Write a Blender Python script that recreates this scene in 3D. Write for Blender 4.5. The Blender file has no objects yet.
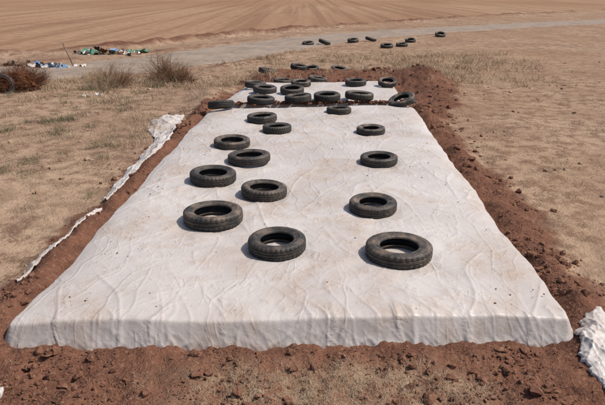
import bpy, math, random
import numpy as np
from mathutils import Vector, Matrix, Euler

rng = np.random.RandomState(7)
random.seed(7)
scene = bpy.context.scene
rad = math.radians

# ------------------------------------------------------------ numpy noise
PERM = np.random.RandomState(3).permutation(4096)
ANG = np.random.RandomState(4).rand(4096) * 2 * np.pi
GX, GY = np.cos(ANG), np.sin(ANG)

def perlin(x, y, seed=0):
    x = np.asarray(x, dtype=np.float64) + seed * 17.31
    y = np.asarray(y, dtype=np.float64) + seed * 9.73
    xi = np.floor(x).astype(np.int64); yi = np.floor(y).astype(np.int64)
    xf = x - xi; yf = y - yi
    def g(ix, iy, fx, fy):
        h = PERM[(PERM[ix & 4095] + iy) & 4095]
        return GX[h] * fx + GY[h] * fy
    u = xf * xf * xf * (xf * (xf * 6 - 15) + 10)
    v = yf * yf * yf * (yf * (yf * 6 - 15) + 10)
    a = g(xi, yi, xf, yf); b = g(xi + 1, yi, xf - 1, yf)
    c = g(xi, yi + 1, xf, yf - 1); d = g(xi + 1, yi + 1, xf - 1, yf - 1)
    return ((a * (1 - u) + b * u) * (1 - v) + (c * (1 - u) + d * u) * v) * 1.5

def fbm(x, y, o=3, seed=0):
    s = 0; a = 1.0; t = 0
    for i in range(o):
        s = s + a * perlin(x * 2 ** i, y * 2 ** i, seed + i * 5); t += a; a *= .5
    return s / t

def sstep(a, b, x):
    t = np.clip((x - a) / (b - a), 0, 1)
    return t * t * (3 - 2 * t)

def box(x, a, b, s):
    return sstep(a - s, a + s, x) * (1 - sstep(b - s, b + s, x))

def polydist(x, y, pts):
    best = np.full(np.shape(x), 1e9)
    for (x0, y0), (x1, y1) in zip(pts[:-1], pts[1:]):
        dx, dy = x1 - x0, y1 - y0
        t = np.clip(((x - x0) * dx + (y - y0) * dy) / (dx * dx + dy * dy), 0, 1)
        best = np.minimum(best, np.hypot(x - x0 - t * dx, y - y0 - t * dy))
    return best

# ------------------------------------------------------------ site layout (metres)
FL, FR, BR, BL = (-2.78, 5.09), (2.59, 5.17), (2.98, 16.3), (-2.46, 15.8)
TOPZ = 0.28
def xL(y): return -2.80 + .34 * (y - 5) / 10.9
def xR(y): return 2.60 + .38 * (y - 5) / 11.2
ROAD = [(-160, 12), (-60, 18.5), (-25, 22), (-12, 24.8), (-7, 28.4), (-2.5, 36), (2, 43), (8, 49), (14, 53.5), (40, 70), (120, 112), (300, 190)]
RIDGE = [(-60, 22), (-25, 27.5), (-14, 32.5), (-10, 36), (-6.2, 44), (0, 52), (9, 62), (19, 73), (60, 108), (160, 190)]

def masks(x, y):
    w = fbm(x * .9, y * .9, 3, 1) * .45 + fbm(x * 5, y * 5, 2, 2) * .16
    near = 1 - sstep(16.2, 17.2, y)
    red = box(x + w, xL(y) - .66, 0, .2) * (1 - sstep(-.3, .2, x)) * near
    red = np.maximum(red, box(x + w, 0, xR(y) + .80, .34) * sstep(-.2, .3, x) * near)
    red = np.maximum(red, (1 - sstep(4.9, 5.5, y + w * .5)) * box(x, -3.5, 4.2, .5))
    rear = box(x + w * 1.6, -3.1 + (y - 16) * .16, 4.2 + (y - 16) * .22, .5) * box(y + w * 2, 15.5, 25.5, 1.0)
    red = np.maximum(red, rear)
    rd = polydist(x, y, RIDGE)
    ridge = 1 - sstep(.2, 1.1, rd + w * .8)
    ridge *= .45 + .55 * sstep(-.55, 0, perlin(x * .25, y * .25, 9))
    return red, ridge, w

def height(x, y):
    x = np.asarray(x, dtype=np.float64); y = np.asarray(y, dtype=np.float64)
    red, ridge, w = masks(x, y)
    d = polydist(x, y, ROAD)
    off = sstep(3.0, 4.6, d)
    h = .07 * fbm(x * .25, y * .25, 2, 11) * off * (1 - sstep(25, 45, y))
    h = h + .028 * fbm(x * 2.2, y * 2.2, 4, 12) * off * (1 - .6 * sstep(30, 60, y))
    h = h + .10 * np.exp(-((d - 3.7) / .5) ** 2) * (.6 + .8 * perlin(x * .8, y * .8, 13))
    dl = xL(y) - x; dr = x - xR(y)
    along = 1 - sstep(16.5, 18, y)
    side = np.exp(-((dl - .26) / .22) ** 2) * (.19 + .10 * perlin(x * .2, y * 1.1, 14)) * along
    side = side + np.exp(-((dr - .30) / .27) ** 2) * (.17 + .12 * perlin(x * .2, y * 1.0, 15)) * along
    h = h + side * sstep(4.4, 5.7, y)
    inside = box(x, -2.9, 2.8, .1)
    h = h + inside * np.exp(-((y - 4.84) / .16) ** 2) * (.03 + .035 * perlin(x * 1.6, y, 16) + .025 * perlin(x * 6, y * 3, 17))
    rough = .07 * fbm(x * 3.0, y * 3.0, 3, 18) + .03 * (1 - np.abs(perlin(x * 8, y * 8, 19)) * 2) * .5 + .014 * perlin(x * 22, y * 22, 20)
    under = box(x, xL(y) + .15, xR(y) - .15, .08) * box(y, 5.2, 15.6, .1)
    h = h + red * rough * (1 - under)
    mound = box(x + w, -2.6 + (y - 16) * .15, 4.0 + (y - 16) * .2, .7) * box(y + w, 21.0, 24.3, .8)
    h = h + mound * (.30 + .14 * fbm(x * .9, y * .9, 2, 21))
    m2 = np.exp(-((x - 4.4) / .8) ** 2 - ((y - 20.8) / 2.4) ** 2) * .32
    m3 = np.exp(-((x + 2.9) / .45) ** 2 - ((y - 18.5) / 2.0) ** 2) * .2
    h = h + m2 + m3
    h = h + ridge * .30 * (1 + .5 * perlin(x * .5, y * .5, 22) + .3 * perlin(x * 2.2, y * 2.2, 23)) * off
    h = h - .05 * under
    return h

# ------------------------------------------------------------ mesh helpers
def mesh_from(name, verts, faces, smooth=True):
    verts = np.asarray(verts, dtype=np.float32); faces = np.asarray(faces, dtype=np.int32)
    me = bpy.data.meshes.new(name)
    n = faces.shape[1]
    me.vertices.add(len(verts)); me.vertices.foreach_set("co", verts.ravel())
    me.loops.add(faces.size); me.loops.foreach_set("vertex_index", faces.ravel())
    me.polygons.add(len(faces))
    me.polygons.foreach_set("loop_start", np.arange(0, faces.size, n, dtype=np.int32))
    me.update(calc_edges=True)
    me.polygons.foreach_set("use_smooth", np.full(len(faces), smooth, dtype=bool))
    return me

def add_obj(name, me, mats=(), parent=None):
    o = bpy.data.objects.new(name, me)
    scene.collection.objects.link(o)
    for m in (mats if isinstance(mats, (list, tuple)) else [mats]):
        me.materials.append(m)
    if parent: o.parent = parent
    return o

def grid_faces(nx, ny):
    i = np.arange(nx - 1)[None, :] + np.arange(ny - 1)[:, None] * nx
    i = i.ravel()
    return np.stack([i, i + 1, i + 1 + nx, i + nx], 1)

# ------------------------------------------------------------ materials
def new_mat(name):
    m = bpy.data.materials.new(name); m.use_nodes = True
    nt = m.node_tree; b = nt.nodes["Principled BSDF"]
    return m, nt, b

class NB:
    def __init__(s, nt):
        s.nt = nt
        s.pos = nt.nodes.new("ShaderNodeNewGeometry").outputs["Position"]
    def link(s, a, b): s.nt.links.new(a, b)
    def mapped(s, v, stretch):
        mp = s.nt.nodes.new("ShaderNodeMapping")
        mp.inputs["Rotation"].default_value = (0, 0, stretch[3] if len(stretch) > 3 else 0)
        mp.inputs["Scale"].default_value = stretch[:3]
        s.link(v, mp.inputs["Vector"]); return mp.outputs["Vector"]
    def noise(s, scale, detail=4, rough=.55, vec=None, stretch=None, dist=0):
        n = s.nt.nodes.new("ShaderNodeTexNoise")
        n.inputs["Scale"].default_value = scale; n.inputs["Detail"].default_value = detail
        n.inputs["Roughness"].default_value = rough; n.inputs["Distortion"].default_value = dist
        v = vec or s.pos
        if stretch: v = s.mapped(v, stretch)
        s.link(v, n.inputs["Vector"])
        return n.outputs["Fac"]
    def warped(s, scale, amt):
        n = s.nt.nodes.new("ShaderNodeTexNoise"); n.inputs["Scale"].default_value = scale; n.inputs["Detail"].default_value = 1
        s.link(s.pos, n.inputs["Vector"])
        m1 = s.nt.nodes.new("ShaderNodeVectorMath"); m1.operation = 'SCALE'; m1.inputs["Scale"].default_value = amt
        s.link(n.outputs["Color"], m1.inputs[0])
        m2 = s.nt.nodes.new("ShaderNodeVectorMath"); m2.operation = 'ADD'
        s.link(m1.outputs[0], m2.inputs[0]); s.link(s.pos, m2.inputs[1]); return m2.outputs[0]
    def voro(s, scale, vec, stretch=None, feature='F1'):
        n = s.nt.nodes.new("ShaderNodeTexVoronoi"); n.feature = feature; n.inputs["Scale"].default_value = scale
        n.voronoi_dimensions = '2D'
        if stretch: vec = s.mapped(vec, stretch)
        s.link(vec, n.inputs["Vector"]); return n.outputs["Distance"]
    def ramp(s, fac, a, b, lo=0, hi=1):
        n = s.nt.nodes.new("ShaderNodeMapRange")
        n.inputs["From Min"].default_value = a; n.inputs["From Max"].default_value = b
        n.inputs["To Min"].default_value = lo; n.inputs["To Max"].default_value = hi
        n.interpolation_type = 'SMOOTHSTEP'
        s.link(fac, n.inputs["Value"]); return n.outputs["Result"]
    def mix(s, fac, a, b, mode='MIX'):
        n = s.nt.nodes.new("ShaderNodeMix"); n.data_type = 'RGBA'; n.blend_type = mode
        for k, v in ((0, fac), (6, a), (7, b)):
            if isinstance(v, (int, float)): n.inputs[k].default_value = v
            elif isinstance(v, tuple): n.inputs[k].default_value = (*v, 1)
            else: s.link(v, n.inputs[k])
        return n.outputs[2]
    def math(s, op, a, b=0):
        n = s.nt.nodes.new("ShaderNodeMath"); n.operation = op
        for k, v in ((0, a), (1, b)):
            if isinstance(v, (int, float)): n.inputs[k].default_value = v
            else: s.link(v, n.inputs[k])
        return n.outputs[0]
    def bump(s, h, dist, strength=1, prev=None):
        n = s.nt.nodes.new("ShaderNodeBump")
        n.inputs["Distance"].default_value = dist
        if isinstance(strength, (int, float)): n.inputs["Strength"].default_value = strength
        else: s.link(strength, n.inputs["Strength"])
        s.link(h, n.inputs["Height"])
        if prev: s.link(prev, n.inputs["Normal"])
        return n.outputs["Normal"]

def ground_material():
    m, nt, b = new_mat("soil")
    k = NB(nt)
    at = nt.nodes.new("ShaderNodeAttribute"); at.attribute_name = "zones"
    sep = nt.nodes.new("ShaderNodeSeparateColor"); k.link(at.outputs["Color"], sep.inputs[0])
    red, straw, field = sep.outputs[0], sep.outputs[1], sep.outputs[2]
    n1 = k.noise(.35, 3); n2 = k.noise(2.5, 5, .65); n3 = k.noise(28, 3, .7)
    tan = k.mix(k.ramp(n1, .35, .65), (.275, .176, .118), (.385, .265, .182))
    tan = k.mix(k.ramp(n2, .42, .62), tan, (.180, .108, .072))
    tan = k.mix(k.ramp(n3, .5, .75), tan, (.45, .34, .245))
    fld = k.mix(k.ramp(k.noise(.03, 2, .5, stretch=(1, .4, 1, -.85)), .35, .65), (.285, .170, .102), (.345, .225, .145))
    fld = k.mix(k.ramp(k.noise(.55, 2, .6, stretch=(1, .02, 1, -.87)), .44, .62, 0, .6), fld, (.19, .105, .062))
    fld = k.mix(k.ramp(k.noise(1.3, 4, .75), .44, .66, 0, .7), fld, (.19, .11, .068))
    col = k.mix(field, tan, fld)
    st = k.mix(k.ramp(n3, .4, .65), (.40, .295, .20), (.24, .155, .10))
    sm = k.math('MULTIPLY', straw, k.ramp(n2, .35, .6))
    rs = k.mix(k.ramp(n2, .35, .7), (.172, .080, .051), (.100, .046, .031))
    rs = k.mix(k.ramp(n3, .5, .78), rs, (.265, .150, .102))
    rf = k.ramp(k.math('ADD', red, k.math('MULTIPLY', k.math('SUBTRACT', n3, .5), 1.1)), .2, .8)
    col = k.mix(rf, col, rs)
    col = k.mix(sm, col, st)
    k.link(col, b.inputs["Base Color"])
    b.inputs["Roughness"].default_value = 1; b.inputs["Specular IOR Level"].default_value = .1
    near = k.ramp(field, .3, 1, .9, .5)
    nn = k.bump(n2, .10, near); nn = k.bump(n3, .03, near, nn)
    k.link(nn, b.inputs["Normal"])
    return m

def simple_mat(name, c1, c2, scale=8, rough=.9, bump=.005, c3=None, spec=.2):
    m, nt, b = new_mat(name); k = NB(nt)
    n = k.noise(scale, 3, .6)
    col = k.mix(k.ramp(n, .35, .65), c1, c2)
    if c3: col = k.mix(k.ramp(k.noise(scale * 4.3, 3, .6), .5, .75), col, c3)
    k.link(col, b.inputs["Base Color"]); b.inputs["Roughness"].default_value = rough
    b.inputs["Specular IOR Level"].default_value = spec
    if bump > .0015: k.link(k.bump(k.noise(scale * 5, 3, .6), bump), b.inputs["Normal"])
    return m

def sheet_material(name="white_plastic", dark=1.0, hem=True):
    m, nt, b = new_mat(name); k = NB(nt)
    n1 = k.noise(.55, 3, .6); n2 = k.noise(3.2, 4, .65); n3 = k.noise(16, 4, .7)
    col = k.mix(k.ramp(n1, .3, .7), (.55, .51, .485), (.46, .415, .39))
    dirt = k.math('MULTIPLY', k.ramp(k.noise(.8, 4, .7, dist=.6), .40, .66), k.ramp(n2, .2, .7))
    col = k.mix(k.math('MULTIPLY', dirt, .8), col, (.385, .295, .23))
    sp = k.math('MULTIPLY', k.ramp(n3, .53, .75), k.ramp(n2, .40, .62))
    col = k.mix(k.math('MULTIPLY', sp, .6), col, (.33, .225, .165))
    if hem:
        sepz = nt.nodes.new("ShaderNodeSeparateXYZ"); k.link(k.pos, sepz.inputs[0])
        hz = k.math('MULTIPLY', k.ramp(k.math('ADD', sepz.outputs[2], k.math('MULTIPLY', n3, .08)), .02, .10, 1, 0), .45)
        col = k.mix(hz, col, (.34, .22, .155))
    wv = k.warped(1.3, .5)
    e1 = k.voro(1.1, wv, (1, .35, 1, .45), 'DISTANCE_TO_EDGE')
    e2 = k.voro(2.9, wv, (1, .30, 1, -.5), 'DISTANCE_TO_EDGE')
    e3 = k.voro(8.5, wv, (1, .5, 1, 1.1), 'DISTANCE_TO_EDGE')
    c1 = k.ramp(e1, 0, .06, 1, 0); c2 = k.ramp(e2, 0, .08, 1, 0); c3 = k.ramp(e3, 0, .14, 1, 0)
    c1 = k.math('MULTIPLY', c1, k.ramp(n2, .38, .6))
    c2 = k.math('MULTIPLY', c2, k.ramp(n1, .40, .58)); c3 = k.math('MULTIPLY', c3, k.ramp(n2, .42, .6))
    k.link(col, b.inputs["Base Color"])
    k.link(k.ramp(n2, .3, .7, .36, .58), b.inputs["Roughness"])
    b.inputs["Specular IOR Level"].default_value = .4
    nn = k.bump(c1, .009, .6); nn = k.bump(c2, .006, .65, nn); nn = k.bump(c3, .0035, .65, nn)
    nn = k.bump(n2, .03, .45, nn); nn = k.bump(n3, .005, .4, nn)
    k.link(nn, b.inputs["Normal"])
    return m

def rubber_material():
    m, nt, b = new_mat("dusty_rubber"); k = NB(nt)
    g = nt.nodes.new("ShaderNodeNewGeometry"); sx = nt.nodes.new("ShaderNodeSeparateXYZ")
    k.link(g.outputs["Normal"], sx.inputs[0])
    oi = nt.nodes.new("ShaderNodeObjectInfo")
    n = k.noise(5, 4, .65); n2 = k.noise(40, 3, .6)
    up = k.ramp(sx.outputs[2], -.2, 1)
    d = k.math('MULTIPLY', k.ramp(n, .35, .75), k.math('ADD', k.math('MULTIPLY', up, .5), .18))
    d = k.math('MULTIPLY', d, k.math('ADD', oi.outputs["Random"], .55))
    col = k.mix(k.ramp(n2, .3, .7), (.017, .0165, .0165), (.034, .032, .030))
    col = k.mix(d, col, (.22, .16, .12))
    k.link(col, b.inputs["Base Color"]); b.inputs["Roughness"].default_value = .62
    b.inputs["Specular IOR Level"].default_value = .4
    k.link(k.bump(n2, .003, .7), b.inputs["Normal"])
    return m

M_ground = ground_material()
M_sheet = sheet_material()
M_torn = sheet_material("torn_white_plastic", .95, False)
M_rubber = rubber_material()
M_clod = simple_mat("clod_soil", (.182, .090, .058), (.110, .053, .036), 9, 1, .01, (.275, .165, .115), .05)
M_stone = simple_mat("pale_stone", (.36, .26, .19), (.25, .165, .11), 7, 1, .006, None, .1)
M_road = simple_mat("dusty_road", (.29, .230, .185), (.22, .175, .142), .7, .95, .004, (.35, .28, .22), .1)
M_straw = simple_mat("straw", (.45, .345, .235), (.31, .215, .14), 3, .9, .001)
M_weed = simple_mat("weed_leaf", (.135, .135, .075), (.21, .185, .11), 3, .9, .001)
M_twig = simple_mat("dry_twig", (.15, .085, .05), (.25, .15, .09), 3, .9, .001)
M_rust = simple_mat("rusty_twig", (.19, .075, .035), (.09, .04, .025), 3, .9, .001)
M_wood = simple_mat("weathered_wood", (.14, .10, .075), (.22, .17, .13), 6, .9, .003)
M_blue = simple_mat("blue_plastic", (.07, .19, .42), (.20, .34, .50), 5, .5, .002)
M_pale = simple_mat("pale_plastic", (.62, .58, .54), (.46, .41, .36), 4, .5, .004)
M_dark = simple_mat("dark_plastic", (.04, .04, .045), (.08, .07, .06), 5, .6, .003)
M_gren = simple_mat("green_plastic", (.07, .22, .14), (.14, .28, .20), 5, .5, .002)

# ------------------------------------------------------------ ground sheet to the horizon
ys = [-30, -15, -6, -2, 0, 1, 2, 2.6, 3.1, 3.5, 3.8]
while ys[-1] < 4000:
    y = ys[-1]; ys.append(y + max(.028, y * y / 3300.0 if y > 0 else 1))
    if len(ys) > 900: break
ys = np.array(ys)
half = [0.0]
while half[-1] < 4000:
    a = half[-1]; half.append(a + (.036 if a < 3.9 else .036 + (a - 3.9) * .036))
half = np.array(half); xs = np.concatenate([-half[:0:-1], half])
X, Y = np.meshgrid(xs, ys)
Z = height(X, Y)
me = mesh_from("ground", np.stack([X.ravel(), Y.ravel(), Z.ravel()], 1), grid_faces(len(xs), len(ys)))
red, ridge, w = masks(X, Y)
redtot = np.maximum(red, ridge * .8)
def side_of(x, y, pts):
    px = np.array([p[0] for p in pts]); py = np.array([p[1] for p in pts])
    return y - np.interp(x, px, py)
fieldm = sstep(-.5, 1.5, side_of(X, Y, RIDGE))
fieldm = np.maximum(fieldm, .45 * sstep(3, 5, X) * sstep(-.3, .3, fbm(X * .12, Y * .12, 2, 34)))
straw = box(X + w, -1.0, 1.4, .45) * (1 - sstep(4.45, 4.9, Y + w * .3)) * .7
straw = np.maximum(straw, .5 * sstep(.05, .4, fbm(X * .3, Y * .3, 3, 31)) * (1 - red) * (1 - fieldm))
straw = np.maximum(straw, .8 * box(X, 3, 12, 1.5) * box(Y, 23.5, 34, 2) * sstep(-.1, .3, fbm(X * .5, Y * .5, 2, 32)))
verge = np.exp(-((polydist(X, Y, ROAD) - 3.5) / .5) ** 2) * sstep(-.3, .3, perlin(X * .4, Y * .4, 33)) * .6
redtot = np.maximum(redtot, verge)
redtot = np.maximum(redtot, .5 * np.exp(-((side_of(X, Y, RIDGE) - 38 - .2 * X) / 1.6) ** 2) * sstep(-.4, .2, perlin(X * .06, Y * .06, 36)))
ca = me.color_attributes.new("zones", 'FLOAT_COLOR', 'POINT')
ca.data.foreach_set("color", np.stack([redtot.ravel(), straw.ravel(), fieldm.ravel(), np.ones(X.size)], 1).astype(np.float32).ravel())
add_obj("ground", me, M_ground)

# ------------------------------------------------------------ road
pts = np.array(ROAD, dtype=float)
def catmull(P, n=24):
    out = []
    for i in range(len(P) - 1):
        p0 = P[max(i - 1, 0)]; p1 = P[i]; p2 = P[i + 1]; p3 = P[min(i + 2, len(P) - 1)]
        for t in np.linspace(0, 1, n, endpoint=False):
            out.append(.5 * ((2 * p1) + (-p0 + p2) * t + (2 * p0 - 5 * p1 + 4 * p2 - p3) * t * t + (-p0 + 3 * p1 - 3 * p2 + p3) * t ** 3))
    out.append(P[-1]); return np.array(out)
C = catmull(pts, 40)
T = np.gradient(C, axis=0); T /= np.linalg.norm(T, axis=1)[:, None]
N = np.stack([-T[:, 1], T[:, 0]], 1)
ncr = 13
V = []
for i in range(len(C)):
    for j in range(ncr):
        s = j / (ncr - 1) * 2 - 1
        e = 2.8 + (.55 * float(fbm(C[i, 0] * .7, C[i, 1] * .7, 2, 40 + (s > 0))))
        p = C[i] + N[i] * s * e
        V.append((p[0], p[1], 0))
V = np.array(V); V[:, 2] = height(V[:, 0], V[:, 1]) + .02 + .03 * (1 - np.tile(np.linspace(-1, 1, ncr), len(C)) ** 2)
edge = np.tile(np.abs(np.linspace(-1, 1, ncr)) > .99, len(C)); V[edge, 2] -= .06
add_obj("dirt_road", mesh_from("road", V, grid_faces(ncr, len(C))), M_road)

# ------------------------------------------------------------ tyres data (x, y, diameter, width)
tyres = [
 (1.143, 6.52, .80, .175), (-.311, 6.73, .71, .18), (-1.221, 7.66, .82, .195), (1.006, 8.06, .70, .165),
 (-.594, 8.80, .715, .175), (-1.477, 9.48, .755, .185), (-.983, 10.68, .77, .17), (1.389, 10.54, .68, .155),
 (-1.424, 11.83, .74, .165), (-.567, 13.14, .66, .165), (1.512, 13.04, .65, .155), (-.971, 14.25, .72, .175),
 (.933, 15.27, .63, .155)]
tyres_b = [
 (-2.15, 15.75, .70, .19, 14, 200), (-1.147, 16.55, .76, .18, 4, 90), (-.125, 16.72, .76, .2, 5, 260),
 (.696, 17.0, .75, .2, 3, 0), (1.62, 17.15, .82, .2, 4, 100), (2.70, 16.3, .74, .17, 22, 300),
 (-1.14, 18.3, .72, .2, 4, 50), (-.31, 17.98, .72, .18, 7, 0), (-.05, 19.7, .66, .18, 4, 0), (1.75, 19.9, .7, .19, 3, 0),
 (.52, 20.9, .68, .2, 8, 80), (-.66, 20.8, .68, .2, 5, 80), (-1.5, 19.3, .68, .2, 4, 100), (2.75, 19.6, .62, .17, 15, 0),
 (3.1, 17.9, .62, .16, 24, 80),
 (-1.34, 23.1, .66, .19, 12, 90), (-.15, 24.1, .66, .2, 10, 60), (.35, 24.6, .64, .2, 8, 0), (1.5, 25.2, .66, .2, 14, 45),
 (.34, 37.6, .72, .2, 8, 0), (1.35, 37.9, .78, .22, 20, 90), (3.2, 39.2, .72, .22, 10, 0), (4.4, 39.9, .72, .2, 15, 90), (4.9, 35.9, .74, .2, 10, 0),
 (5.9, 36.7, .7, .2, 6, 0), (6.9, 39.6, .7, .2, 12, 0), (9.8, 44.2, .75, .22, 20, 0)]

# ------------------------------------------------------------ plastic sheet surface
def ridged(a, p): return np.clip(1 - np.abs(a) * 2.2, 0, 1) ** p

def wrinkles(x, y, seed=0, amp=1.0):
    wx = .22 * perlin(x * .8, y * .8, seed + 50); wy = .22 * perlin(x * .8, y * .8, seed + 51)
    xx, yy = x + wx, y + wy
    h = .036 * perlin(x * .45, y * .35, seed + 52) + .016 * perlin(x * 1.3, y * .9, seed + 53)
    for ang, f, st, a, sd in ((.35, 1.5, .22, .012, 54), (-.55, 1.3, .22, .012, 55), (1.45, 1.1, .14, .009, 56), (.05, 3.2, .22, .006, 57), (-.95, 2.6, .25, .006, 58), (.75, 2.4, .2, .006, 59), (1.2, 3.4, .2, .0045, 61), (-.3, 5.5, .22, .004, 62)):
        ca_, sa_ = math.cos(ang), math.sin(ang)
        u = xx * ca_ + yy * sa_; v = -xx * sa_ + yy * ca_
        mk = sstep(-.1, .4, perlin(x * .7, y * .5, seed + sd + 20))
        h = h + a * ridged(perlin(u * f, v * f * st, seed + sd), 12) * mk
    return h * amp

def dents(x, y, lst):
    h = np.zeros_like(x)
    for t in lst:
        dx, dy = x - t[0], y - t[1]; R = t[2] / 2
        r = np.hypot(dx, dy); th = np.arctan2(dy, dx)
        h -= .026 * np.exp(-(r / (R * 1.15)) ** 6)
        pk = np.exp(-((r - R * 1.4) / (R * .5)) ** 2)
        h += .007 * pk * np.sin(th * 7 + t[0] * 9 + 2 * perlin(x * 2, y * 2, 61))
    return h

def topz(x, y):
    x = np.asarray(x, float); y = np.asarray(y, float)
    return TOPZ + wrinkles(x, y) + dents(x, y, tyres)

def make_sheet(name, corners, zt, ns, nt_, skirt, seed, lst, tgrade=True):
    (fl, fr, br, bl) = [np.array(c) for c in corners]
    L = np.linalg.norm(fr - fl); D = np.linalg.norm(bl - fl)
    nsk = 26
    sk = np.linspace(skirt, 0, nsk, endpoint=False)
    s = np.concatenate([-sk, np.linspace(0, L, ns), L + sk[::-1]])
    tl = np.linspace(0, 1, nt_); tl = (tl ** 1.5 if tgrade else tl) * D
    t = np.concatenate([-sk, tl, D + sk[::-1]])
    S, Tt = np.meshgrid(s, t)
    os_ = np.where(S < 0, -S, np.where(S > L, S - L, 0)); ot = np.where(Tt < 0, -Tt, np.where(Tt > D, Tt - D, 0))
    a = np.clip(S / L, 0, 1); b_ = np.clip(Tt / D, 0, 1)
    px = (fl[0] * (1 - a) + fr[0] * a) * (1 - b_) + (bl[0] * (1 - a) + br[0] * a) * b_
    py = (fl[1] * (1 - a) + fr[1] * a) * (1 - b_) + (bl[1] * (1 - a) + br[1] * a) * b_
    px = px + (.045 * perlin(py * .7, py * 0, seed + 71) + .02 * perlin(py * 2.5, py * 0, seed + 70)) * (np.abs(a - .5) * 2)
    py = py + .03 * perlin(px * 1.1, px * 0, seed + 72) * (np.abs(b_ - .5) * 2)
    z = zt + wrinkles(px, py, seed) + dents(px, py, lst)
    ds = np.minimum(np.clip(S, 0, L), L - np.clip(S, 0, L)); dt = np.minimum(np.clip(Tt, 0, D), D - np.clip(Tt, 0, D))
    df = np.clip(Tt, 0, D)
    z = z - .018 * np.exp(-dt / .06) - .065 * np.exp(-ds / .20) * (1 - .7 * np.exp(-df / .5))
    z = z + .011 * np.exp(-df / .5) * ridged(perlin(px * 3.2 + df * 1.2, df * .8, seed + 73), 6)
    z = z + .004 * np.exp(-df / .2) * perlin(px * 11, df * 3, seed + 74)
    o = np.maximum(os_, ot)
    r = .045
    ang = np.clip(o / r, 0, 1.18)
    rest = np.clip(o - r * 1.18, 0, None)
    drop = r * (1 - np.cos(ang)) + rest * .925
    outw = r * np.sin(ang) + .38 * rest
    fr_ = np.clip(drop / .28, 0, 1.2)
    along = np.where(ot >= os_, px, py)
    fold = (.026 * perlin(along * 1.6, drop * 1.2, seed + 75) + .016 * ridged(perlin(along * 3.5 + drop * 2.5, drop * 2, seed + 76), 5)
            + .010 * ridged(perlin(along * 7 - drop * 6, drop * 4, seed + 78), 5) + .003 * perlin(along * 18 + drop * 6, drop * 6, seed + 77)) * fr_
    outw = outw + fold * (o > 0)
    nrm = np.maximum(o, 1e-6)
    dx = np.where(S < 0, -1, np.where(S > L, 1, 0)) * os_ / nrm; dy = np.where(Tt < 0, -1, np.where(Tt > D, 1, 0)) * ot / nrm
    ln = np.maximum(np.hypot(dx, dy), 1e-6)
    px = px + dx / ln * outw; py = py + dy / ln * outw
    z = z - drop
    me = mesh_from(name, np.stack([px.ravel(), py.ravel(), z.ravel()], 1), grid_faces(S.shape[1], S.shape[0]))
    return add_obj(name, me, M_sheet)

make_sheet("silage_cover_sheet", (FL, FR, BR, BL), TOPZ, 400, 560, .40, 0, tyres)
RC = ((-2.30, 16.9), (2.95, 17.2), (2.95, 20.9), (-1.80, 20.4))
make_sheet("silage_cover_sheet", RC, .27, 200, 150, .36, 5, [], False)

# ------------------------------------------------------------ tyres
def tyre_mesh(R, Tw, rim, style):
    h = Tw / 2
    P = [(rim, h * .52), (rim + .006, h * .70), (rim + .022, h * .80), (rim + .03, h * .78), (rim + .5 * (R - rim), h * .97),
         (rim + .54 * (R - rim), h * 1.0), (rim + .56 * (R - rim), h * .985), (R * .905, h * .93), (R * .955, h * .82), (R * .985, h * .68)]
    if style % 2 == 0:
        tread = []
        g = [.60, .34, .30, .20, .16, -.16, -.20, -.30, -.34, -.60]
        for i, q in enumerate(g):
            tread.append((R - .004 * (q / .6) ** 2 - (.011 if i in (2, 3, 6, 7) else 0), h * q))
    else:
        tread = [(R - .002, h * .55), (R, h * .45), (R - .011, h * .43), (R - .011, h * .34), (R, h * .32), (R, h * .06),
                 (R - .011, h * .04), (R - .011, -h * .04), (R, -h * .06), (R, -h * .32), (R - .011, -h * .34), (R - .011, -h * .43), (R, -h * .45), (R - .002, -h * .55)]
    low = [(r_, -z_) for (r_, z_) in P[::-1]]
    inner = [(rim + .012, -h * .50), (rim + .5 * (R - rim), -h * .86), (R * .92, -h * .78), (R * .955, -h * .5), (R * .96, 0), (R * .955, h * .5), (R * .92, h * .78), (rim + .5 * (R - rim), h * .86), (rim + .012, h * .50)]
    prof = P + tread + low + inner
    npf = len(prof); NS = 144
    lugs_out = set(range(8, 12)) | set(range(len(P) + len(tread) - 2, len(P) + len(tread) + 2))
    per = 4 if style < 2 else 3
    V = np.zeros((NS, npf, 3))
    for i in range(NS):
        for j, (r_, z_) in enumerate(prof):
            th = 2 * math.pi * i / NS
            rr = r_
            if j in lugs_out:
                if (i + (2 if z_ < 0 else 0)) % per == per - 1: rr -= .009 if style < 2 else .005
            elif len(P) <= j < len(P) + len(tread):
                th += (z_ / h) * .05
                if (i + j) % 6 == 0: rr -= .006
            V[i, j] = (rr * math.cos(th), rr * math.sin(th), z_)
    F = []
    for i in range(NS):
        i2 = (i + 1) % NS
        for j in range(npf):
            j2 = (j + 1) % npf
            F.append((i * npf + j, i * npf + j2, i2 * npf + j2, i2 * npf + j))
    me = mesh_from("tyre", V.reshape(-1, 3), F)
    me.set_sharp_from_angle(angle=rad(32))
    me.update()
    return me

cache = {}
def place_tyre(x, y, D, Tw, z, tilt=0, tdir=0):
    style = random.randrange(4); rr = random.choice([.57, .60, .62])
    key = (round(D, 2), Tw, style, rr)
    if key not in cache:
        cache[key] = tyre_mesh(D / 2, Tw, D / 2 * rr, style); cache[key].materials.append(M_rubber)
    o = bpy.data.objects.new("tyre", cache[key]); scene.collection.objects.link(o)
    ax = Vector((math.cos(rad(tdir)), math.sin(rad(tdir)), 0))
    Mt = Matrix.Rotation(rad(tilt), 4, ax) @ Matrix.Rotation(random.random() * 6.28, 4, 'Z')
    o.matrix_world = Matrix.Translation((x, y, z + Tw / 2 * math.cos(rad(tilt)) + D / 2 * .55 * math.sin(rad(tilt)))) @ Mt @ Matrix.Diagonal((1 + random.uniform(-.03, .03), 1, 1, 1))

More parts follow.
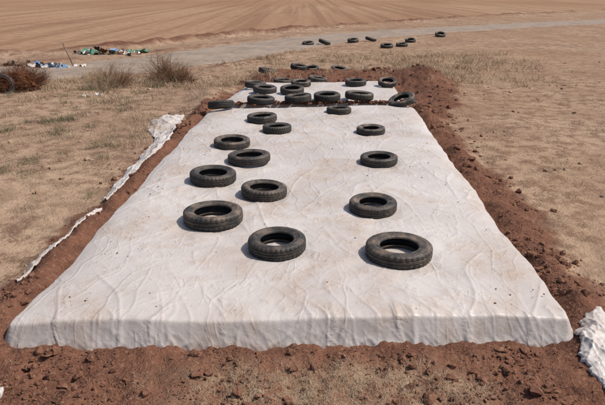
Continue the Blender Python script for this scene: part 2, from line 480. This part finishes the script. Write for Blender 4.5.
def ring_mean(f, x, y, R):
    a = np.linspace(0, 2 * np.pi, 16, endpoint=False)
    return float(np.mean(np.sort(f(x + R * .85 * np.cos(a), y + R * .85 * np.sin(a)))[-10:]))

for (x, y, D, Tw) in tyres:
    place_tyre(x, y, D, Tw, ring_mean(topz, x, y, D / 2) - .010, random.uniform(.5, 2.6), random.uniform(0, 360))
for (x, y, D, Tw, tl, td) in tyres_b:
    if y < 16.1 : z = .25
    elif y < 16.4: z = .26
    elif y < 17.3: z = .275
    elif y < 20.7 and x < 3.05: z = .27 + float(wrinkles(np.array([x]), np.array([y]), 5)[0])
    else: z = ring_mean(height, x, y, D / 2) - .02
    place_tyre(x, y, D, Tw, z, tl, td)

# ------------------------------------------------------------ clods & stones
import bmesh
def ico(sub):
    bm = bmesh.new(); bmesh.ops.create_icosphere(bm, subdivisions=sub, radius=1)
    v = np.array([list(p.co) for p in bm.verts]); f = np.array([[q.index for q in p.verts] for p in bm.faces]); bm.free()
    return v, f
def variants_of(IV, nv=14):
    out = []
    n = len(IV)
    for k in range(nv):
        r_ = np.random.RandomState(100 + k)
        off = r_.rand(3) * 50
        d = 1 + .45 * perlin(IV[:, 0] * 1.3 + off[0], IV[:, 1] * 1.3 + IV[:, 2] * 1.1 + off[1]) + .35 * perlin(IV[:, 2] * 2.5 + off[2], IV[:, 0] * 2.5 - IV[:, 1] * 2.2)
        v = IV * d[:, None] + r_.randn(n, 3) * (.05 if n > 20 else .15)
        if n > 20:
            for c in range(5):
                nn = r_.randn(3); nn /= np.linalg.norm(nn)
                dd = v @ nn; ov = np.clip(dd - .55, 0, None); v = v - ov[:, None] * nn[None] * .95
        out.append(v)
    return out
LO = ico(1); HI = ico(2); VLO = variants_of(LO[0]); VHI = variants_of(HI[0])
def clod_cloud(name, P, S, mat, flat=.7, thr=.016):
    vs, fs = [], []; base = 0
    for i, (p, s) in enumerate(zip(P, S)):
        big = s > thr
        v = (VHI if big else VLO)[i % 14]; f = (HI if big else LO)[1]
        q = np.array(Euler((rng.rand() * 6, rng.rand() * 6, rng.rand() * 6)).to_matrix())
        v = (v @ q.T) * np.array([s * rng.uniform(.7, 1.2), s * rng.uniform(.7, 1.2), s * flat]) + p
        vs.append(v); fs.append(f + base); base += len(v)
    return add_obj(name, mesh_from(name, np.concatenate(vs), np.concatenate(fs), False), mat)

def scatter(n, x0, x1, y0, y1, accept):
    x = rng.uniform(x0, x1, n * 4); y = rng.uniform(y0, y1, n * 4)
    k = rng.rand(n * 4) < accept(x, y)
    return x[k][:n], y[k][:n]
def on_cover(x, y): return box(x, xL(y) - .10, xR(y) + .10, .01) * box(y, 4.92, 21, .01)
acc = lambda x, y: masks(x, y)[0] * (1 - on_cover(x, y)) * np.clip(.35 + 1.2 * perlin(x * 1.2, y * 1.2, 81), .05, 1)
parts = [scatter(7500, -3.9, 4.3, 4.0, 7.5, acc), scatter(6000, -3.8, 4.6, 7.5, 17, acc), scatter(2000, -4, 6.5, 17, 26, acc)]
x = np.concatenate([p[0] for p in parts]); y = np.concatenate([p[1] for p in parts])
s = np.clip(.0055 * (1 - rng.rand(len(x))) ** (-1 / 1.8), .0055, .06) * (1 + (y > 9) * .3 + (y > 14) * .4)
z = height(x, y) + s * .2
clod_cloud("soil_clods", np.stack([x, y, z], 1), s, M_clod)
acc2 = lambda x, y: (1 - masks(x, y)[0]) * (1 - on_cover(x, y)) * np.clip(.3 + perlin(x * .5, y * .5, 82), .03, 1)
x, y = scatter(4800, -14, 14, 5, 30, acc2)
s = np.clip(.010 * (1 - rng.rand(len(x))) ** (-1 / 2.2), .01, .07)
clod_cloud("field_stones", np.stack([x, y, height(x, y) + s * .2], 1), s, M_stone, thr=.03)
n = 700
x = rng.uniform(-2.35, 2.95, n); y = 16.78 + (x + 2.3) * .057 + rng.randn(n) * .07
s = np.clip(.018 * (1 - rng.rand(n)) ** (-1 / 2.2), .018, .07)
clod_cloud("lap_soil", np.stack([x, y, .20 + rng.rand(n) * .05], 1), s, M_clod)
n = 420
x = rng.uniform(-2.6, 2.6, n); y = rng.uniform(5.2, 15.8, n)
x = np.where(rng.rand(n) < .6, np.sign(x) * (2.5 - np.abs(rng.randn(n)) * .35), x)
s = np.clip(.0035 * (1 - rng.rand(n)) ** (-1 / 2.4), .0035, .014)
clod_cloud("soil_crumbs", np.stack([x, y, topz(x, y) + s * .2], 1), s, M_clod)

# ------------------------------------------------------------ grass
def blades(name, P, L, W, lean, mat):
    n = len(P)
    a = rng.rand(n) * 2 * np.pi; ln = lean * (.4 + rng.rand(n))
    d = np.stack([np.cos(a) * np.sin(ln), np.sin(a) * np.sin(ln), np.cos(ln)], 1)
    sd = np.stack([-np.sin(a), np.cos(a), np.zeros(n)], 1)
    sd = np.where(rng.rand(n, 1) < .5, sd, np.stack([np.ones(n), np.zeros(n), np.zeros(n)], 1))
    L = L[:, None]; W = W[:, None]
    mid = P + d * L * .55; tip = P + d * L + np.array([0, 0, -1]) * L * .18 * ln[:, None] + np.stack([np.cos(a), np.sin(a), 0 * a], 1) * L * .2
    V = np.stack([P - sd * W, P + sd * W, mid + sd * W * .7, mid - sd * W * .7, tip + sd * W * .15, tip - sd * W * .15], 1).reshape(-1, 3)
    b0 = np.arange(n)[:, None] * 6
    F = np.concatenate([b0 + np.array([[0, 1, 2, 3]]), b0 + np.array([[3, 2, 4, 5]])])
    return add_obj(name, mesh_from(name, V, F, False), mat)

def tufts(specs):
    Ps, Ls, Ws = [], [], []
    for (cx, cy, rx, ry, nt_, nb, hh, spread) in specs:
        for i in range(nt_):
            x = cx + rng.randn() * rx; y = cy + rng.randn() * ry
            if on_cover(np.array([x]), np.array([y]))[0] > .1 or float(polydist(np.array([x]), np.array([y]), ROAD)[0]) < 2.9: continue
            sc = rng.uniform(.5, 1.3); m = int(nb * sc)
            q = rng.randn(m, 2) * spread * sc
            px, py = x + q[:, 0], y + q[:, 1]
            ok = on_cover(px, py) < .1; px = px[ok]; py = py[ok]; m = len(px)
            Ps.append(np.stack([px, py, height(px, py) - .005], 1))
            Ls.append(hh * sc * rng.uniform(.4, 1.2, m)); Ws.append(np.full(m, max(.0016, cy * .00022)) * rng.uniform(.7, 1.3, m))
    return np.concatenate(Ps), np.concatenate(Ls), np.concatenate(Ws)

P, L, W = tufts([(.2, 4.38, .6, .18, 95, 36, .05, .06), (1.8, 4.4, .7, .2, 12, 16, .05, .05), (-1.9, 4.3, .6, .2, 12, 14, .04, .06),
                 (-4.2, 9, .5, 2.5, 55, 40, .13, .08), (-5.5, 11.5, 1.5, 3, 75, 40, .14, .09), (-4.0, 14.5, .5, 1.5, 50, 50, .20, .10),
                 (-7, 18, 3, 2, 90, 50, .22, .14), (-5, 21.5, 2.5, 1, 110, 60, .34, .16), (-10, 22, 3, 2, 70, 50, .3, .2),
                 (3.9, 8, .3, 1.6, 40, 30, .09, .07), (4.6, 12, .6, 3, 50, 36, .12, .09), (5.3, 24, 1.3, 1.6, 90, 60, .30, .18), (7, 29, 2, 2.5, 80, 60, .34, .25),
                 (3, 30, 3, 2, 60, 50, .3, .2), (9, 20, 3, 6, 50, 40, .16, .12), (0, 29, 3, 1.5, 60, 40, .3, .2), (2, 25.5, 2.5, .6, 50, 50, .3, .15)])
blades("dry_grass", P, L, W, .9, M_straw)
P, L, W = tufts([(-6.6, 15.5, .8, .8, 10, 80, .20, .12), (-8, 13, 1, 1, 8, 80, .17, .12), (-6, 11.3, .5, .5, 6, 80, .15, .10), (-4.9, 13, .8, .8, 8, 60, .15, .1),
                 (-7.5, 19, 1.5, 1, 10, 80, .26, .15), (-3.6, 9.6, .2, .3, 3, 60, .13, .08), (-5.8, 17.5, 1, 1, 8, 60, .2, .12)])
blades("green_weeds", P, L, W, .75, M_weed)
n = 2600
x = .2 + rng.randn(n) * .75; y = 4.38 + rng.randn(n) * .2; k = y < 4.78; x, y = x[k], y[k]; n = len(x)
P = np.stack([x, y, height(x, y) + .008], 1)
blades("loose_straw", P, rng.uniform(.02, .08, n), np.full(n, .0013), 1.4, M_straw)

# ------------------------------------------------------------ dry shrubs
def twig_shrub(name, cx, cy, wd, ht, n, mat, thick=.008):
    V, F = [], []
    def seg(a, b_, r0, r1):
        d = (b_ - a); d = d / (np.linalg.norm(d) + 1e-9)
        u = np.cross(d, [.3, .5, .8]); u /= np.linalg.norm(u); w_ = np.cross(d, u)
        base = len(V)
        for c, r_ in ((a, r0), (b_, r1)):
            for k_ in range(3):
                t = k_ * 2.094; V.append(c + (u * math.cos(t) + w_ * math.sin(t)) * r_)
        for k_ in range(3):
            k2 = (k_ + 1) % 3; F.append((base + k_, base + k2, base + 3 + k2, base + 3 + k_))
    z0 = float(height(np.array([cx]), np.array([cy]))[0]) - .03
    def grow(p, d, L, r, lvl):
        steps = 4
        for i in range(steps):
            d = d + rng.randn(3) * .22; d[2] += .03; d /= np.linalg.norm(d)
            q = p + d * L / steps; q[2] = max(q[2], z0 + .03)
            seg(p, q, r, r * .8); p = q; r *= .8
            if lvl < 3 and rng.rand() < .95:
                for _ in range(1 + (lvl > 0)):
                    d2 = d + rng.randn(3) * .8; d2 /= np.linalg.norm(d2); grow(p.copy(), d2, L * .5, r * .7, lvl + 1)
    for i in range(n):
        a = rng.rand() * 6.28; rr = rng.rand() ** .5 * wd * .22
        el = rng.uniform(.25, 1.5)
        d = np.array([math.cos(a) * math.cos(el), math.sin(a) * math.cos(el), math.sin(el)])
        Lh = 1 / math.sqrt((math.cos(el) / (wd * .42)) ** 2 + (math.sin(el) / ht) ** 2) * rng.uniform(.6, 1.0)
        grow(np.array([cx + math.cos(a) * rr, cy + math.sin(a) * rr, z0]), d, Lh, thick, 1)
    add_obj(name, mesh_from(name, np.array(V), np.array(F), False), mat)

twig_shrub("dry_shrub", -4.9, 22.2, 1.35, 1.05, 75, M_twig, .014)
twig_shrub("dry_shrub", -4.3, 22.0, .9, .75, 45, M_twig, .013)
twig_shrub("dry_shrub", -6.9, 20.8, 1.15, .75, 50, M_straw, .008)
twig_shrub("dry_shrub", -6.6, 21.4, 1.3, .9, 60, M_twig, .012)
twig_shrub("dry_brush_heap", -9.6, 20.6, 1.7, .8, 130, M_rust, .016)
twig_shrub("dry_brush_heap", -11.0, 20.4, 1.6, .7, 90, M_twig, .014)
n = 1100
a = rng.rand(n) * 6.28; r_ = rng.rand(n) ** .5; x = -9.75 + np.cos(a) * r_ * .8; y = 20.55 + np.sin(a) * r_ * .5
z = height(x, y) + np.sqrt(1 - r_ ** 2) * .6 * rng.rand(n)
clod_cloud("rubble_heap", np.stack([x, y, z], 1), rng.uniform(.03, .10, n), M_rust, thr=.05)
place_tyre(-9.95, 19.95, .85, .2, float(height(np.array([-9.95]), np.array([19.95]))[0]) - .03, 62, 20)

# ------------------------------------------------------------ stake
def stake(cx, cy, ht, lean):
    bm = bmesh.new()
    rings = []
    for i in range(9):
        t = i / 8; r_ = .032 * (1 - .3 * t)
        ring = []
        for k_ in range(8):
            a = k_ * math.pi / 4; rr = r_ * (1 + .15 * math.sin(k_ * 2.3 + i))
            ring.append(bm.verts.new((lean * t * ht + .03 * math.sin(t * 5) + rr * math.cos(a), rr * math.sin(a), t * ht - .15)))
        rings.append(ring)
    for r0, r1 in zip(rings[:-1], rings[1:]):
        for k_ in range(8): bm.faces.new((r0[k_], r0[(k_ + 1) % 8], r1[(k_ + 1) % 8], r1[k_]))
    bm.faces.new(rings[-1])
    me = bpy.data.meshes.new("stake"); bm.to_mesh(me); bm.free()
    o = add_obj("wooden_stake", me, M_wood); o.location = (cx, cy, float(height(np.array([cx]), np.array([cy]))[0]))
stake(-9.95, 26.6, 1.2, -.28)

# ------------------------------------------------------------ crumpled plastic: ribbons and litter
def ribbon(name, path, seed, mat):
    """path: x,y,width,lift"""
    Pth = catmull(np.array(path, float), 60)
    m = 60; n = len(Pth)
    tg = np.gradient(Pth[:, :2], axis=0); tg /= np.linalg.norm(tg, axis=1)[:, None]; nm = np.stack([-tg[:, 1], tg[:, 0]], 1)
    s = np.linspace(-1, 1, m)
    ed = [1 + .35 * perlin(np.arange(n) * .04, np.zeros(n), seed + q) + .12 * perlin(np.arange(n) * .15, np.zeros(n), seed + 1 + q) for q in (0, 30)]
    E = np.where(s[None] < 0, ed[0][:, None], ed[1][:, None])
    S2 = s[None] * Pth[:, 2:3] / 2 * E
    Xr = Pth[:, 0:1] + nm[:, 0:1] * S2; Yr = Pth[:, 1:2] + nm[:, 1:2] * S2
    Zg = np.mean([height(Xr + ox, Yr + oy) for ox, oy in ((0, 0), (.1, 0), (-.1, 0), (0, .1), (0, -.1))], axis=0)
    Zr = np.maximum(Zg + .022, height(Xr, Yr) + .008) + Pth[:, 3:4] * (1 - s[None] ** 2) * (.6 + .9 * perlin(Xr * 2, Yr * 2, seed + 2))
    for i, (an, f, am) in enumerate(((.4, 2.2, .028), (-.8, 3, .022), (1.3, 4, .014), (0, 6, .007))):
        u = Xr * math.cos(an) + Yr * math.sin(an); v = -Xr * math.sin(an) + Yr * math.cos(an)
        Zr += am * ridged(perlin(u * f, v * f * .3, seed + 4 + i), 4)
    Zr[:, 0] -= .03; Zr[:, -1] -= .02
    add_obj(name, mesh_from(name, np.stack([Xr.ravel(), Yr.ravel(), Zr.ravel()], 1), grid_faces(m, n)), mat)

ribbon("torn_plastic_sheet", [(-3.15, 9.0, .06, .01), (-3.18, 10.0, .24, .03), (-3.15, 11.2, .34, .04), (-3.1, 12.4, .38, .04), (-3.2, 13.4, .46, .05), (-3.35, 14.4, .7, .08), (-3.45, 15.3, .85, .10), (-3.45, 16.0, .5, .04)], 90, M_torn)
ribbon("torn_plastic_sheet", [(-3.30, 6.2, .04, .01), (-3.22, 6.8, .14, .02), (-3.18, 7.5, .12, .01), (-3.10, 8.1, .24, .02), (-3.06, 8.5, .08, .01)], 95, M_torn)
ribbon("torn_plastic_sheet", [(2.70, 4.1, .1, .01), (2.72, 4.4, .28, .03), (2.77, 4.7, .38, .06), (2.85, 4.95, .40, .06), (2.96, 5.2, .32, .03), (3.05, 5.42, .08, .01)], 97, M_torn)
ribbon("plastic_scrap", [(-2.75, 4.1, .1, .03), (-2.62, 4.2, .12, .04), (-2.55, 4.28, .04, .01)], 99, M_torn)

def litter(name, cx, cy, rx, ry, n, mats, size):
    V, F, mi = [], [], []
    q = 6
    for i in range(n):
        x, y = cx + rng.randn() * rx, cy + rng.randn() * ry
        s = size * rng.uniform(.4, 1.3); z = float(height(np.array([x]), np.array([y]))[0]) + s * .25
        gx, gy = np.meshgrid(np.linspace(-1, 1, q), np.linspace(-1, 1, q))
        gz = .6 * perlin(gx * 1.3 + i * 3, gy * 1.3, 120)
        v = np.stack([gx.ravel() * s * rng.uniform(.4, 1), gy.ravel() * s * .6, gz.ravel() * s], 1)
        R_ = np.array(Euler((rng.uniform(-.8, .8), rng.uniform(-.8, .8), rng.rand() * 6)).to_matrix())
        v = v @ R_.T + np.array([x, y, z]); F.append(grid_faces(q, q) + len(V) * q * q); V.append(v)
        mi += [rng.choice(len(mats))] * ((q - 1) ** 2)
    me = mesh_from(name, np.concatenate(V), np.concatenate(F))
    o = add_obj(name, me, mats); me.polygons.foreach_set("material_index", np.array(mi, dtype=np.int32)); return o
litter("litter_pile", -10.8, 26.6, .55, .28, 46, [M_blue, M_pale, M_blue, M_dark, M_pale], .20)
litter("litter_pile", -10.0, 32.6, .9, .5, 56, [M_pale, M_gren, M_dark, M_rust, M_blue, M_wood, M_pale], .26)
litter("litter_pile", -12.6, 27.2, .8, .3, 22, [M_dark, M_rust, M_wood, M_blue], .22)
litter("litter_pile", -6.9, 19.6, .25, .15, 6, [M_pale], .12)

# ------------------------------------------------------------ light
az, el = 93, 54     # azimuth clockwise from +Y (towards +X)
world = bpy.data.worlds.new("World"); scene.world = world; world.use_nodes = True
wn = world.node_tree; sky = wn.nodes.new("ShaderNodeTexSky"); sky.sky_type = 'NISHITA'; sky.sun_disc = False
sky.sun_elevation = rad(el); sky.sun_rotation = rad(az); sky.dust_density = 3.5
bg = wn.nodes["Background"]; bg.inputs["Strength"].default_value = .11
wn.links.new(sky.outputs[0], bg.inputs[0])
ld = bpy.data.lights.new("sun", 'SUN'); ld.energy = 4.0; ld.angle = rad(.5); ld.color = (1, .95, .88)
lo = bpy.data.objects.new("sun", ld); scene.collection.objects.link(lo)
dv = Vector((math.sin(rad(az)) * math.cos(rad(el)), math.cos(rad(az)) * math.cos(rad(el)), math.sin(rad(el))))
lo.rotation_euler = dv.to_track_quat('Z', 'Y').to_euler(); lo.location = dv * 50

# ------------------------------------------------------------ camera
cd = bpy.data.cameras.new("camera"); cam = bpy.data.objects.new("camera", cd); scene.collection.objects.link(cam)
cam.location = (0, 0, 3.28); cam.rotation_euler = (rad(90 - 19.67), 0, 0)
cd.sensor_width = 36; cd.lens = 35.7; cd.clip_end = 10000; cd.clip_start = .05
scene.camera = cam
scene.view_settings.view_transform = 'Standard'; scene.view_settings.look = 'None'; scene.view_settings.exposure = 0
